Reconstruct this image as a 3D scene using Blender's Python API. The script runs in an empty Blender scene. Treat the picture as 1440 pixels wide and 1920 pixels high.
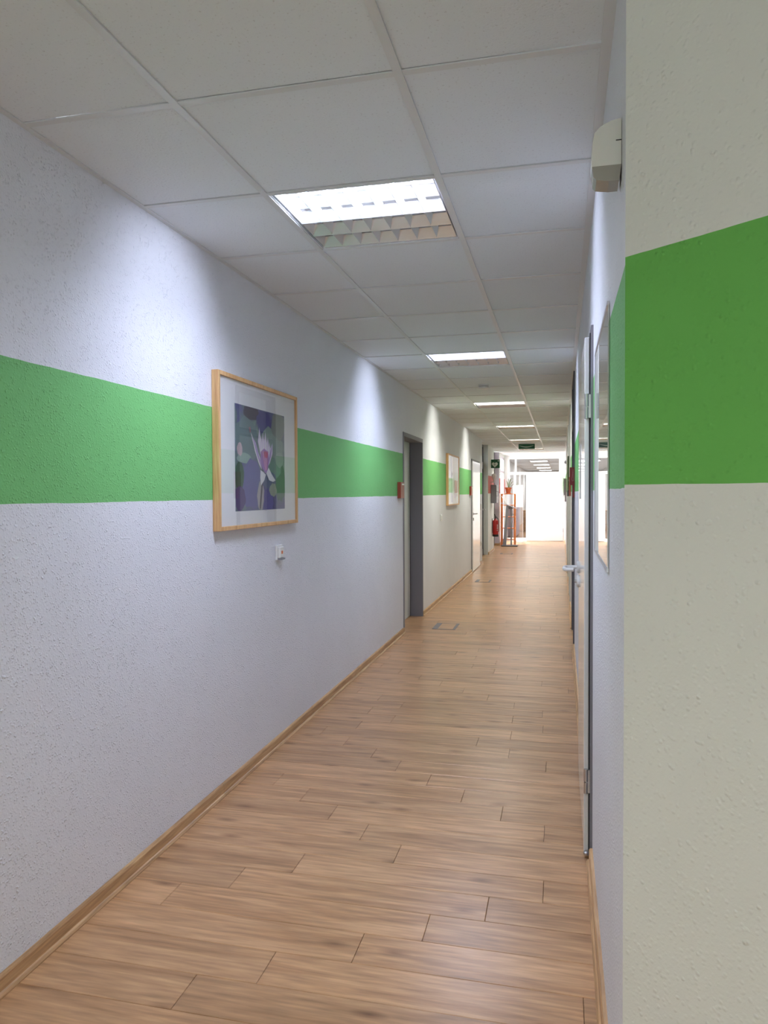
import bpy, bmesh, math, random
from mathutils import Matrix, Vector
random.seed(7)
S = bpy.context.scene
COL = S.collection
# ------------------------------------------------------------------ camera
H = 1.43
f_px, pitch, yaw, roll = 1388.0, .0253, .2348, -.0047
cp, sp = math.cos(pitch), math.sin(pitch); cy, sy = math.cos(yaw), math.sin(yaw); cr, sr = math.cos(roll), math.sin(roll)
Ry = Matrix(((cy, 0, sy), (0, 1, 0), (-sy, 0, cy)))
Rx = Matrix(((1, 0, 0), (0, cp, sp), (0, -sp, cp)))
Rz = Matrix(((cr, sr, 0), (-sr, cr, 0), (0, 0, 1)))
R = Rz @ Rx @ Ry
rt, up, fw = [Vector((r[0], r[2], r[1])) for r in R]
cam = bpy.data.objects.new('camera', bpy.data.cameras.new('camera'))
COL.objects.link(cam)
cam.matrix_world = Matrix(((rt.x, up.x, -fw.x, 0), (rt.y, up.y, -fw.y, 0), (rt.z, up.z, -fw.z, H), (0, 0, 0, 1)))
cam.data.sensor_fit = 'VERTICAL'; cam.data.sensor_height = 36
cam.data.lens = f_px / 1920 * 36
cam.data.clip_start = .02; cam.data.clip_end = 200
S.camera = cam
# ------------------------------------------------------------------ world, daylight, exposure
S.view_settings.view_transform = 'Standard'; S.view_settings.look = 'None'
S.view_settings.gamma = 1; S.view_settings.use_curve_mapping = False
S.view_settings.exposure = 0.78
w = bpy.data.worlds.new('world'); S.world = w; w.use_nodes = True
bgn = w.node_tree.nodes['Background']; bgn.inputs[0].default_value = (.93, .96, 1, 1); bgn.inputs[1].default_value = 5.0
LAMP = 9.5           # watts of one lit lamp strip
SCALLOP = 17.0       # watts of each spot added to a luminaire for the wall scallops

def area(name, loc, d, sx, sy, power, col):
    l = bpy.data.lights.new(name, 'AREA'); l.shape = 'RECTANGLE'; l.size = sx; l.size_y = sy
    l.energy = power; l.color = col
    o = bpy.data.objects.new(name, l); COL.objects.link(o); o.location = loc
    o.rotation_euler = Vector(d).to_track_quat('-Z', 'Z').to_euler()
    return o
# daylight falling in through the big window at the far left end, and an added unseen fill light behind the viewer
area('daylight_far_window', (-2.6, 20.4, 1.75), (1, .42, -.14), 2.2, 2.0, 200, (1, .97, .93))
area('lobby_fill', (-.2, -3.6, 1.5), (0, 1, .10), 2.6, 2.0, 22, (.90, .98, 1))

# ------------------------------------------------------------------ materials
def mat(name, col, rough=.5, metal=0, **kw):
    m = bpy.data.materials.new(name); m.use_nodes = True
    b = m.node_tree.nodes['Principled BSDF']
    b.inputs['Base Color'].default_value = (*col, 1); b.inputs['Roughness'].default_value = rough
    b.inputs['Metallic'].default_value = metal
    for k, v in kw.items(): b.inputs[k.replace('_', ' ')].default_value = v
    # fine procedural relief / tone variation so no surface is dead flat
    nt = m.node_tree; tc = nt.nodes.new('ShaderNodeTexCoord'); n = nt.nodes.new('ShaderNodeTexNoise')
    n.inputs['Scale'].default_value = 60; n.inputs['Detail'].default_value = 3
    nt.links.new(tc.outputs['Object'], n.inputs['Vector'])
    hs = nt.nodes.new('ShaderNodeMix'); hs.data_type = 'RGBA'; hs.blend_type = 'MULTIPLY'; hs.inputs[0].default_value = .06
    hs.inputs[6].default_value = (*col, 1); nt.links.new(n.outputs['Color'], hs.inputs[7])
    nt.links.new(hs.outputs[2], b.inputs['Base Color'])
    return m
def s2l(r, g, b):
    f = lambda c: (c / 255 / 12.92) if c / 255 <= .04045 else ((c / 255 + .055) / 1.055) ** 2.4
    return (f(r), f(g), f(b))
def emis(name, col, st):
    m = bpy.data.materials.new(name); m.use_nodes = True; m.cycles.emission_sampling = 'NONE'; nt = m.node_tree; nt.nodes.clear()
    o = nt.nodes.new('ShaderNodeOutputMaterial'); e = nt.nodes.new('ShaderNodeEmission')
    e.inputs[0].default_value = (*col, 1); e.inputs[1].default_value = st; nt.links.new(e.outputs[0], o.inputs[0])
    return m
def pane(name, tint=(1, 1, 1), rough=.0, k=.95):
    m = bpy.data.materials.new(name); m.use_nodes = True; nt = m.node_tree; nt.nodes.clear()
    o = nt.nodes.new('ShaderNodeOutputMaterial'); t = nt.nodes.new('ShaderNodeBsdfTransparent'); g = nt.nodes.new('ShaderNodeBsdfGlossy')
    lw = nt.nodes.new('ShaderNodeLayerWeight'); lw.inputs[0].default_value = .5; mx = nt.nodes.new('ShaderNodeMixShader')
    t.inputs[0].default_value = (*tint, 1); g.inputs['Roughness'].default_value = rough
    pw = nt.nodes.new('ShaderNodeMath'); pw.operation = 'POWER'; pw.inputs[1].default_value = 5; nt.links.new(lw.outputs['Facing'], pw.inputs[0])
    fr = nt.nodes.new('ShaderNodeMath'); fr.operation = 'MULTIPLY_ADD'; fr.inputs[1].default_value = k; fr.inputs[2].default_value = .045; nt.links.new(pw.outputs[0], fr.inputs[0])
    nt.links.new(fr.outputs[0], mx.inputs[0]); nt.links.new(t.outputs[0], mx.inputs[1]); nt.links.new(g.outputs[0], mx.inputs[2])
    nt.links.new(mx.outputs[0], o.inputs[0]); return m
def wallmat(name, base, band, lo, hi, bump=.75, vs=115, dist=.013):
    m = bpy.data.materials.new(name); m.use_nodes = True; nt = m.node_tree; L = nt.links
    b = nt.nodes['Principled BSDF']; b.inputs['Roughness'].default_value = .62; b.inputs['Specular IOR Level'].default_value = .35
    g = nt.nodes.new('ShaderNodeNewGeometry'); sx = nt.nodes.new('ShaderNodeSeparateXYZ'); L.new(g.outputs['Position'], sx.inputs[0])
    nz = nt.nodes.new('ShaderNodeTexNoise'); nz.inputs['Scale'].default_value = 6; nz.inputs['Detail'].default_value = 4
    L.new(g.outputs['Position'], nz.inputs['Vector'])
    def mth(op, a, b_, c=None):
        n = nt.nodes.new('ShaderNodeMath'); n.operation = op
        for i, v in enumerate((a, b_, c)):
            if v is None: continue
            if isinstance(v, (int, float)): n.inputs[i].default_value = v
            else: L.new(v, n.inputs[i])
        return n.outputs[0]
    z = mth('MULTIPLY_ADD', nz.outputs[0], .008, sx.outputs[2])
    inb = mth('MULTIPLY', mth('GREATER_THAN', z, lo + .004), mth('LESS_THAN', z, hi + .004))
    n2 = nt.nodes.new('ShaderNodeTexNoise'); n2.inputs['Scale'].default_value = 2.2; n2.inputs['Detail'].default_value = 5
    L.new(g.outputs['Position'], n2.inputs['Vector'])
    mx = nt.nodes.new('ShaderNodeMix'); mx.data_type = 'RGBA'; mx.inputs[6].default_value = (*base, 1); mx.inputs[7].default_value = (*band, 1)
    L.new(inb, mx.inputs[0])
    mu = nt.nodes.new('ShaderNodeMix'); mu.data_type = 'RGBA'; mu.blend_type = 'MULTIPLY'; mu.inputs[0].default_value = .10
    L.new(mx.outputs[2], mu.inputs[6]); L.new(n2.outputs[0], mu.inputs[7]); L.new(mu.outputs[2], b.inputs['Base Color'])
    # woodchip wallpaper: sparse chips over a fine grain
    v = nt.nodes.new('ShaderNodeTexVoronoi'); v.inputs['Scale'].default_value = vs; v.feature = 'SMOOTH_F1'; L.new(g.outputs['Position'], v.inputs['Vector'])
    v.inputs['Smoothness'].default_value = .6
    r = nt.nodes.new('ShaderNodeMapRange'); r.inputs[1].default_value = .05; r.inputs[2].default_value = .42; r.inputs[3].default_value = 1; r.inputs[4].default_value = 0
    L.new(v.outputs['Distance'], r.inputs[0])
    n3 = nt.nodes.new('ShaderNodeTexNoise'); n3.inputs['Scale'].default_value = 38; n3.inputs['Detail'].default_value = 2; L.new(g.outputs['Position'], n3.inputs['Vector'])
    hgt = mth('MULTIPLY', r.outputs[0], mth('POWER', n3.outputs[0], 2.5))
    n4 = nt.nodes.new('ShaderNodeTexNoise'); n4.inputs['Scale'].default_value = 160; n4.inputs['Detail'].default_value = 2; L.new(g.outputs['Position'], n4.inputs['Vector'])
    hh = mth('MULTIPLY_ADD', n4.outputs[0], .12, hgt)
    bp = nt.nodes.new('ShaderNodeBump'); bp.inputs['Strength'].default_value = bump; bp.inputs['Distance'].default_value = dist
    L.new(hh, bp.inputs['Height']); L.new(bp.outputs[0], b.inputs['Normal'])
    return m
def oak(name, light, dark, scale=1, rough=.3, per_obj=True, axis='X', attr=False):
    m = bpy.data.materials.new(name); m.use_nodes = True; nt = m.node_tree; L = nt.links
    b = nt.nodes['Principled BSDF']; b.inputs['Roughness'].default_value = rough; b.inputs['Specular IOR Level'].default_value = .5
    tc = nt.nodes.new('ShaderNodeNewGeometry')
    if attr:
        a = nt.nodes.new('ShaderNodeAttribute'); a.attribute_name = 'rnd'; rnd = a.outputs['Fac']
    else:
        a = nt.nodes.new('ShaderNodeObjectInfo'); rnd = a.outputs['Random']
    mp = nt.nodes.new('ShaderNodeMapping')
    sc = {'X': (1.5, 17, 17), 'Y': (26, 1.6, 26), 'Z': (26, 26, 1.6)}[axis]
    mp.inputs['Scale'].default_value = [q * scale for q in sc]
    ofs = nt.nodes.new('ShaderNodeCombineXYZ'); mu = nt.nodes.new('ShaderNodeMath'); mu.operation = 'MULTIPLY'; mu.inputs[1].default_value = 91
    L.new(rnd, mu.inputs[0]); [L.new(mu.outputs[0], ofs.inputs[i]) for i in range(3)]
    L.new(tc.outputs['Position'], mp.inputs['Vector'])
    ad = nt.nodes.new('ShaderNodeVectorMath'); L.new(mp.outputs[0], ad.inputs[0]); L.new(ofs.outputs[0], ad.inputs[1])
    n1 = nt.nodes.new('ShaderNodeTexNoise'); n1.inputs['Scale'].default_value = 1; n1.inputs['Detail'].default_value = 6; n1.inputs['Distortion'].default_value = 1.3; L.new(ad.outputs[0], n1.inputs['Vector'])
    # knots: sparse stretched cells
    mp2 = nt.nodes.new('ShaderNodeMapping'); s2 = {'X': (1.7, 4.6, 4), 'Y': (4.6, 1.7, 4), 'Z': (4, 4, 1.7)}[axis]; mp2.inputs['Scale'].default_value = s2
    L.new(tc.outputs['Position'], mp2.inputs['Vector']); ad2 = nt.nodes.new('ShaderNodeVectorMath'); L.new(mp2.outputs[0], ad2.inputs[0]); L.new(ofs.outputs[0], ad2.inputs[1])
    vo = nt.nodes.new('ShaderNodeTexVoronoi'); vo.voronoi_dimensions = '2D'; vo.inputs['Scale'].default_value = 1; L.new(ad2.outputs[0], vo.inputs['Vector'])
    kr = nt.nodes.new('ShaderNodeMapRange'); kr.inputs[1].default_value = .0; kr.inputs[2].default_value = .105; kr.inputs[3].default_value = 1; kr.inputs[4].default_value = 0
    L.new(vo.outputs['Distance'], kr.inputs[0])
    # fine pores
    mp3 = nt.nodes.new('ShaderNodeMapping'); mp3.inputs['Scale'].default_value = [q * 5 * scale for q in sc]; L.new(tc.outputs['Position'], mp3.inputs['Vector'])
    n3 = nt.nodes.new('ShaderNodeTexNoise'); n3.inputs['Scale'].default_value = 1; n3.inputs['Detail'].default_value = 3; L.new(mp3.outputs[0], n3.inputs['Vector'])
    cr_ = nt.nodes.new('ShaderNodeValToRGB'); e = cr_.color_ramp.elements
    e[0].position = .32; e[0].color = (*dark, 1); e[1].position = .62; e[1].color = (*light, 1)
    L.new(n1.outputs[0], cr_.inputs[0])
    mk = nt.nodes.new('ShaderNodeMix'); mk.data_type = 'RGBA'; mk.blend_type = 'MULTIPLY'; mk.inputs[7].default_value = (.33, .23, .18, 1)
    km = nt.nodes.new('ShaderNodeMath'); km.operation = 'MULTIPLY'; km.inputs[1].default_value = .7 if axis == 'X' else .15
    L.new(kr.outputs[0], km.inputs[0]); L.new(km.outputs[0], mk.inputs[0]); L.new(cr_.outputs[0], mk.inputs[6])
    mf = nt.nodes.new('ShaderNodeMix'); mf.data_type = 'RGBA'; mf.blend_type = 'OVERLAY'; mf.inputs[0].default_value = .55
    L.new(mk.outputs[2], mf.inputs[6]); L.new(n3.outputs[0], mf.inputs[7])
    hv = nt.nodes.new('ShaderNodeHueSaturation'); L.new(mf.outputs[2], hv.inputs['Color'])
    mr = nt.nodes.new('ShaderNodeMapRange'); mr.inputs[3].default_value = .90; mr.inputs[4].default_value = 1.12; L.new(rnd, mr.inputs[0]); L.new(mr.outputs[0], hv.inputs['Value'])
    L.new(hv.outputs[0], b.inputs['Base Color'])
    bp = nt.nodes.new('ShaderNodeBump'); bp.inputs['Strength'].default_value = .12; bp.inputs['Distance'].default_value = .002
    L.new(n3.outputs[0], bp.inputs['Height']); L.new(bp.outputs[0], b.inputs['Normal'])
    return m
WHITE = (.80, .80, .79); GREEN = s2l(120, 192, 116); RED = s2l(196, 88, 78)
M = {}
M['wallL'] = wallmat('wall_paint_left', (.79, .80, .845), GREEN, 1.403, 1.832)
M['wallR'] = wallmat('wall_paint_right', (.79, .80, .845), GREEN, 1.438, 1.868)
M['wallD'] = wallmat('wall_paint_diagonal', (.76, .775, .745), s2l(108, 184, 88), 1.444, 1.882, .7, 88, .007)
M['wallred'] = wallmat('wall_paint_red_band', WHITE, RED, 1.415, 1.828)
M['plain'] = wallmat('wall_paint_plain', WHITE, WHITE, 5, 6)
M['floor'] = oak('oak_laminate', s2l(197, 155, 115), s2l(166, 125, 88), scale=.8, attr=True, rough=.3)
M['skirt'] = oak('oak_skirting', s2l(205, 165, 120), s2l(170, 130, 90), rough=.4, axis='Y')
M['frame'] = oak('maple_frame', s2l(226, 182, 128), s2l(205, 158, 104), rough=.4, axis='Z')
M['orange'] = oak('orange_pine', s2l(240, 152, 92), s2l(218, 126, 72), rough=.4, axis='Z')
M['deskwood'] = oak('beech_drawers', s2l(212, 172, 130), s2l(190, 150, 108), rough=.5, axis='X')
M['under'] = mat('underlay', (.05, .035, .025), .9)
M['steel_grey'] = mat('grey_painted_steel', s2l(128, 126, 132), .45)
M['steel_dark'] = mat('dark_grey_steel', s2l(84, 84, 92), .45)
M['seal'] = mat('black_rubber_seal', (.02, .02, .022), .7)
M['leaf'] = mat('white_laminate_door', (.74, .74, .73), .16, Coat_Weight=.5, Coat_Roughness=.08)
M['leafedge'] = mat('door_edge_light_grey', s2l(205, 208, 206), .4)
M['white'] = mat('white_plastic', (.80, .80, .78), .35)
M['white_paint'] = mat('white_painted_metal', (.84, .84, .84), .35)
M['cream'] = mat('aged_white_plastic', (.70, .71, .67), .4)
M['lens'] = mat('smoked_lens', s2l(160, 158, 150), .25)
M['chrome'] = mat('brushed_steel', (.55, .55, .55), .3, 1)
M['louvre'] = mat('louvre_aluminium', (.74, .76, .79), .25, .78)
M['reflector'] = mat('white_reflector', (.85, .85, .87), .4)
M['housing'] = mat('white_housing', (.78, .78, .79), .5)
M['rail'] = mat('ceiling_rail_white', (.69, .71, .72), .35)
M['glass'] = pane('clear_glass')
M['glass_matt'] = pane('low_reflection_glass', k=.25)
M['darkglass'] = pane('dim_glass', (.5, .53, .55))
M['mirror'] = mat('glossy_acrylic', (.62, .64, .66), .03, 0, Coat_Weight=1.0, Coat_Roughness=.01)
M['alu'] = mat('aluminium_trim', (.62, .62, .65), .35, .6)
M['paper'] = mat('white_paper', (.86, .86, .86), .6)
M['ink'] = mat('grey_ink', (.35, .35, .37), .6)
M['redbox'] = mat('red_brown_lacquer', s2l(150, 66, 50), .35)
M['darkred'] = mat('dark_red_lacquer', s2l(122, 30, 34), .35)
M['wire'] = mat('wire_pink_grey', s2l(205, 170, 170), .35, .3)
M['aedgreen'] = mat('sign_green', s2l(20, 96, 66), .4)
M['signwhite'] = mat('sign_white', s2l(222, 236, 226), .4)
M['grey'] = mat('mid_grey_metal', s2l(140, 140, 148), .4)
M['extred'] = mat('extinguisher_red', s2l(190, 44, 40), .3)
M['black'] = mat('black_plastic', (.015, .015, .017), .4)
M['terracotta'] = mat('terracotta', s2l(205, 104, 60), .7)
M['soil'] = mat('potting_soil', (.05, .03, .02), .9)
M['leafgreen'] = mat('leaf_green', s2l(132, 148, 92), .45)
M['lilac'] = mat('pale_lilac_panel', s2l(212, 204, 218), .5)
M['darkgreen'] = mat('dark_green_print', s2l(58, 92, 40), .3)
M['orangebtn'] = mat('orange_button', s2l(225, 110, 40), .4)
M['label'] = mat('white_label', (.8, .8, .8), .5)
def tilemat():
    m = bpy.data.materials.new('mineral_fibre_tile'); m.use_nodes = True; nt = m.node_tree; L = nt.links; b = nt.nodes['Principled BSDF']
    b.inputs['Roughness'].default_value = .85
    g = nt.nodes.new('ShaderNodeNewGeometry'); n = nt.nodes.new('ShaderNodeTexNoise'); n.inputs['Scale'].default_value = 130; n.inputs['Detail'].default_value = 3
    L.new(g.outputs['Position'], n.inputs['Vector'])
    cr_ = nt.nodes.new('ShaderNodeValToRGB'); e = cr_.color_ramp.elements; e[0].position = .30; e[0].color = (.62, .64, .66, 1); e[1].position = .38; e[1].color = (.75, .79, .82, 1)
    L.new(n.outputs[0], cr_.inputs[0]); L.new(cr_.outputs[0], b.inputs['Base Color'])
    bp = nt.nodes.new('ShaderNodeBump'); bp.inputs['Strength'].default_value = .35; bp.inputs['Distance'].default_value = .003
    L.new(n.outputs[0], bp.inputs['Height']); L.new(bp.outputs[0], b.inputs['Normal']); return m
M['tile'] = tilemat()
def pondmat():
    m = bpy.data.materials.new('pond_print'); m.use_nodes = True; nt = m.node_tree; L = nt.links; b = nt.nodes['Principled BSDF']; b.inputs['Roughness'].default_value = .6
    g = nt.nodes.new('ShaderNodeNewGeometry'); n = nt.nodes.new('ShaderNodeTexNoise'); n.inputs['Scale'].default_value = 7; n.inputs['Detail'].default_value = 5; n.inputs['Distortion'].default_value = 1.2
    L.new(g.outputs['Position'], n.inputs['Vector'])
    cr_ = nt.nodes.new('ShaderNodeValToRGB'); e = cr_.color_ramp.elements
    e[0].position = .33; e[0].color = (*s2l(84, 80, 122), 1); e[1].position = .66; e[1].color = (*s2l(140, 160, 148), 1)
    for p, c in ((.42, s2l(104, 102, 148)), (.5, s2l(106, 116, 136)), (.57, s2l(112, 132, 130))):
        q = e.new(p); q.color = (*c, 1)
    L.new(n.outputs[0], cr_.inputs[0]); L.new(cr_.outputs[0], b.inputs['Base Color']); return m
M['pond'] = pondmat()

# ------------------------------------------------------------------ builders
class MB:
    def __init__(s): s.v = []; s.f = []; s.m = []; s.cur = 0; s.mats = []
    def use(s, m):
        if m not in s.mats: s.mats.append(m)
        s.cur = s.mats.index(m); return s
    def add(s, vs, fs):
        k = len(s.v); s.v += [tuple(p) for p in vs]; s.f += [[k + i for i in q] for q in fs]; s.m += [s.cur] * len(fs); return s
    def box(s, x0, x1, y0, y1, z0, z1):
        return s.add([(x, y, z) for x in (x0, x1) for y in (y0, y1) for z in (z0, z1)],
                     [(0, 1, 3, 2), (4, 6, 7, 5), (0, 4, 5, 1), (2, 3, 7, 6), (0, 2, 6, 4), (1, 5, 7, 3)])
    def cbox(s, x0, x1, y0, y1, z0, z1, c):
        """box with every edge along all three directions chamfered by c"""
        X = (x0, x1); Y = (y0, y1); Z = (z0, z1); bm = bmesh.new()
        vs = [bm.verts.new((x, y, z)) for x in X for y in Y for z in Z]
        for q in [(0, 1, 3, 2), (4, 6, 7, 5), (0, 4, 5, 1), (2, 3, 7, 6), (0, 2, 6, 4), (1, 5, 7, 3)]: bm.faces.new([vs[i] for i in q])
        bmesh.ops.bevel(bm, geom=list(bm.edges), offset=c, segments=1, affect='EDGES', profile=.5)
        bm.verts.index_update()
        s.add([v.co[:] for v in bm.verts], [[v.index for v in f.verts] for f in bm.faces]); bm.free(); return s
    def prism(s, prof, axis, a, b_):
        """prof: 2-D points in the two other axes (in x,y,z order); extruded from a to b_"""
        def P(p, t): return {'x': (t, p[0], p[1]), 'y': (p[0], t, p[1]), 'z': (p[0], p[1], t)}[axis]
        n = len(prof)
        vs = [P(p, a) for p in prof] + [P(p, b_) for p in prof]
        fs = [list(range(n))[::-1], list(range(n, 2 * n))] + [(i, (i + 1) % n, n + (i + 1) % n, n + i) for i in range(n)]
        return s.add(vs, fs)
    def tube(s, pts, r, n=10, cap=True):
        pts = [Vector(p) for p in pts]; rs = r if isinstance(r, (list, tuple)) else [r] * len(pts); rings = []
        prev = None
        for i, p in enumerate(pts):
            d = (pts[min(i + 1, len(pts) - 1)] - pts[max(i - 1, 0)]).normalized()
            if prev is None: a = d.orthogonal().normalized()
            else: a = (prev - d * prev.dot(d)).normalized()
            prev = a; b_ = d.cross(a)
            rings.append([p + (a * math.cos(2 * math.pi * k / n) + b_ * math.sin(2 * math.pi * k / n)) * rs[i] for k in range(n)])
        vs = [q for r_ in rings for q in r_]; fs = []
        for i in range(len(rings) - 1):
            for k in range(n): fs.append((i * n + k, i * n + (k + 1) % n, (i + 1) * n + (k + 1) % n, (i + 1) * n + k))
        if cap: fs += [list(range(n))[::-1], list(range((len(rings) - 1) * n, len(rings) * n))]
        return s.add(vs, fs)
    def lathe(s, prof, c, n=24, axis='z'):
        vs = []; fs = []
        for (r, h) in prof:
            for k in range(n):
                a = 2 * math.pi * k / n; u, v = r * math.cos(a), r * math.sin(a)
                vs.append({'z': (c[0] + u, c[1] + v, c[2] + h), 'x': (c[0] + h, c[1] + u, c[2] + v), 'y': (c[0] + u, c[1] + h, c[2] + v)}[axis])
        for i in range(len(prof) - 1):
            for k in range(n): fs.append((i * n + k, i * n + (k + 1) % n, (i + 1) * n + (k + 1) % n, (i + 1) * n + k))
        fs += [list(range(n))[::-1], list(range((len(prof) - 1) * n, len(prof) * n))]
        return s.add(vs, fs)
    def build(s, name, m=None, parent=None, smooth=False, kind=None, label=None):
        me = bpy.data.meshes.new(name)
        o = Vector((0, 0, 0)); p = parent
        while p is not None: o += p.location; p = p.parent
        me.from_pydata([Vector(v) - o for v in s.v], [], s.f)
        for mm in (s.mats or [m]): me.materials.append(M[mm] if isinstance(mm, str) else mm)
        if s.mats:
            for pl, k in zip(me.polygons, s.m): pl.material_index = k
        bm = bmesh.new(); bm.from_mesh(me); bmesh.ops.recalc_face_normals(bm, faces=bm.faces); bm.to_mesh(me); bm.free()
        if smooth:
            for pl in me.polygons: pl.use_smooth = True
            me.set_sharp_from_angle(angle=math.radians(40))
        ob = bpy.data.objects.new(name, me); COL.objects.link(ob)
        if parent is not None: ob.parent = parent
        if kind: ob['kind'] = kind
        if label: ob['label'] = label
        return ob
def thing(name, loc, label, cat, group=None):
    o = bpy.data.objects.new(name, None); COL.objects.link(o); o.location = loc; o.empty_display_size = .05
    o['label'] = label; o['category'] = cat
    if group: o['group'] = group
    return o
def struct_root(name, loc=(0, 0, 0)):
    o = bpy.data.objects.new(name, None); COL.objects.link(o); o.location = loc; o['kind'] = 'structure'; o.empty_display_size = .05
    return o

# ------------------------------------------------------------------ setting: dimensions
XL, XL2, XR, CE = -1.565, -1.635, .12, 2.53
YB = -4.0; YE = 22.25; YF = 42.0
GX1, GX2, T, Z0 = -1.0585, -.4158, .6497, 1.9215        # rails: centre lines of the two main runners, grid pitch
DX, DY = .775, -.632                                       # direction of the diagonal wall

# walls -----------------------------------------------------------------
b = MB()
for (a, c, z0) in ((YB, 7.385, 0), (7.385, 8.445, 2.042), (8.445, 13.25, 0), (13.25, 14.55, 2.04), (14.55, 15.15, 0)):
    b.box(-2.0, XL, a, c, z0, CE + .1)
b.box(-2.0, -1.86, 7.385, 8.445, 0, 2.042); b.box(-2.0, -1.86, 13.25, 14.55, 0, 2.04)
b.build('wall_left', 'wallL', kind='structure')
b = MB(); b.box(-2.0, XL2, 17.15, 18.64, 0, CE + .1); b.box(-2.0, XL2, 20.27, 20.72, 0, CE + .1); b.box(-2.0, XL2, 20.72, 22.12, 2.46, CE + .1); b.box(-2.0, XL2, 22.12, YE, 0, CE + .1)
b.build('wall_left_far', 'wallred', kind='structure')
b = MB(); b.box(-2.9, -2.75, 15.0, 20.4, 0, CE + .1); b.box(-2.75, -2.0, 15.0, 15.15, 0, CE + .1); b.box(-2.75, -2.0, 20.27, 20.4, 0, CE + .1)
b.build('wall_left_niche', 'plain', kind='structure')
b = MB()
DR = [(6.95, 7.94), (9.63, 10.62), (12.5, 13.5)]
segs = [1.51, 2.975, 3.945] + [q for d in DR for q in d] + [YE]
for i in range(0, len(segs), 2): b.box(XR, XR + .3, segs[i], segs[i + 1], 0, CE + .1)
b.box(XR, XR + .3, 2.975, 3.945, 2.05, CE + .1)
b.box(XR + .15, XR + .3, 2.975, 3.945, 0, 2.05)
for a, c in DR: b.box(XR + .15, XR + .3, a, c, 0, CE + .1)
b.build('wall_right', 'wallR', kind='structure')
LD = 1.9
ex, ey = XR + DX * LD, 1.51 + DY * LD
nx, ny = -DY, DX
b = MB(); b.prism([(XR, 1.51), (ex, ey), (ex + .25, ey), (ex + .25, 1.51)], 'z', 0, CE + .1)
b.build('wall_right_diagonal', 'wallD', kind='structure')
b = MB(); b.box(ex, ex + .25, YB, ey, 0, CE + .1); b.build('wall_lobby', 'plain', kind='structure')
b = MB(); b.box(-2.0, ex + .25, YB - .2, YB, 0, CE + .1); b.build('wall_back', 'plain', kind='structure')

# floor -----------------------------------------------------------------
fl = MB().box(-2.75, 2.0, YB - .2, YF, -.12, -.0092).build('floor', 'under', kind='structure')
W, PL, PH = .155, .927, 1.825
fixed = {0: -1.053, 1: -.864, 2: -.62, 3: -.43, 4: -.246, 5: -.06, 6: -.63, 7: -.807, 8: -.067, 9: -.255, 10: -.449, 13: -.074, 14: -.275}
def plank(bm, x0, x1, y0, y1, r):
    g = .0006; c = .0014; z = 0; zb = -.009
    xa, xb, ya, yb = x0 + g, x1 - g, y0 + g, y1 - g
    P = [bm.verts.new(p) for p in ((xa, ya, zb), (xb, ya, zb), (xb, yb, zb), (xa, yb, zb), (xa, ya, z - c), (xb, ya, z - c), (xb, yb, z - c), (xa, yb, z - c),
                                   (xa + c, ya + c, z), (xb - c, ya + c, z), (xb - c, yb - c, z), (xa + c, yb - c, z))]
    lay = bm.verts.layers.float['rnd']
    for p in P: p[lay] = r
    for a_ in (0, 4):
        for i in range(4): bm.faces.new([P[a_ + i], P[a_ + (i + 1) % 4], P[a_ + 4 + (i + 1) % 4], P[a_ + 4 + i]])
    bm.faces.new(P[8:12])
def newbm():
    bm = bmesh.new(); bm.verts.layers.float.new('rnd'); return bm
def endbm(bm, name, kind=None):
    me = bpy.data.meshes.new(name); bmesh.ops.recalc_face_normals(bm, faces=bm.faces); bm.to_mesh(me); bm.free(); me.materials.append(M['floor'])
    o = bpy.data.objects.new(name, me); COL.objects.link(o); o.parent = fl
    if kind: o['kind'] = kind
    return o
far = newbm(); near_back = newbm()
rnd = random.Random(3)
k0 = int((YB - PH) / W) - 1; j = -.45; npl = 0
for k in range(k0, int((YF - PH) / W) + 1):
    y0 = PH + k * W; y1 = y0 + W
    if y1 < YB or y0 > YF - .1: continue
    if k in fixed: j = fixed[k]
    else: j = j - .19 + (rnd.random() < .22) * .37
    x_lo = (XL - .02 if not 7.1 < y0 < 8.5 else -1.75) if y0 < 15.1 - W else (-2.74 if y0 < YE else -1.9)
    x_hi = XR + .03
    if y0 < 1.51: x_hi = ex + .02 if y0 < ey - .2 else XR + (1.51 - y0) / (-DY) * DX + .05
    st = j
    while st > x_lo: st -= PL
    x = st
    while x < x_hi:
        a, c = max(x, x_lo), min(x + PL, x_hi)
        if c - a > .03:
            r = rnd.random()
            if 1.3 < y0 < 11.5:
                bm = newbm(); plank(bm, a, c, y0, y1, r); endbm(bm, 'floor_plank'); npl += 1
            elif y0 >= 11.5: plank(far, a, c, y0, y1, r)
            else: plank(near_back, a, c, y0, y1, r)
        x += PL
endbm(far, 'floor_plank', 'stuff'); endbm(near_back, 'floor_plank', 'stuff')
print('planks', npl)

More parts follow.
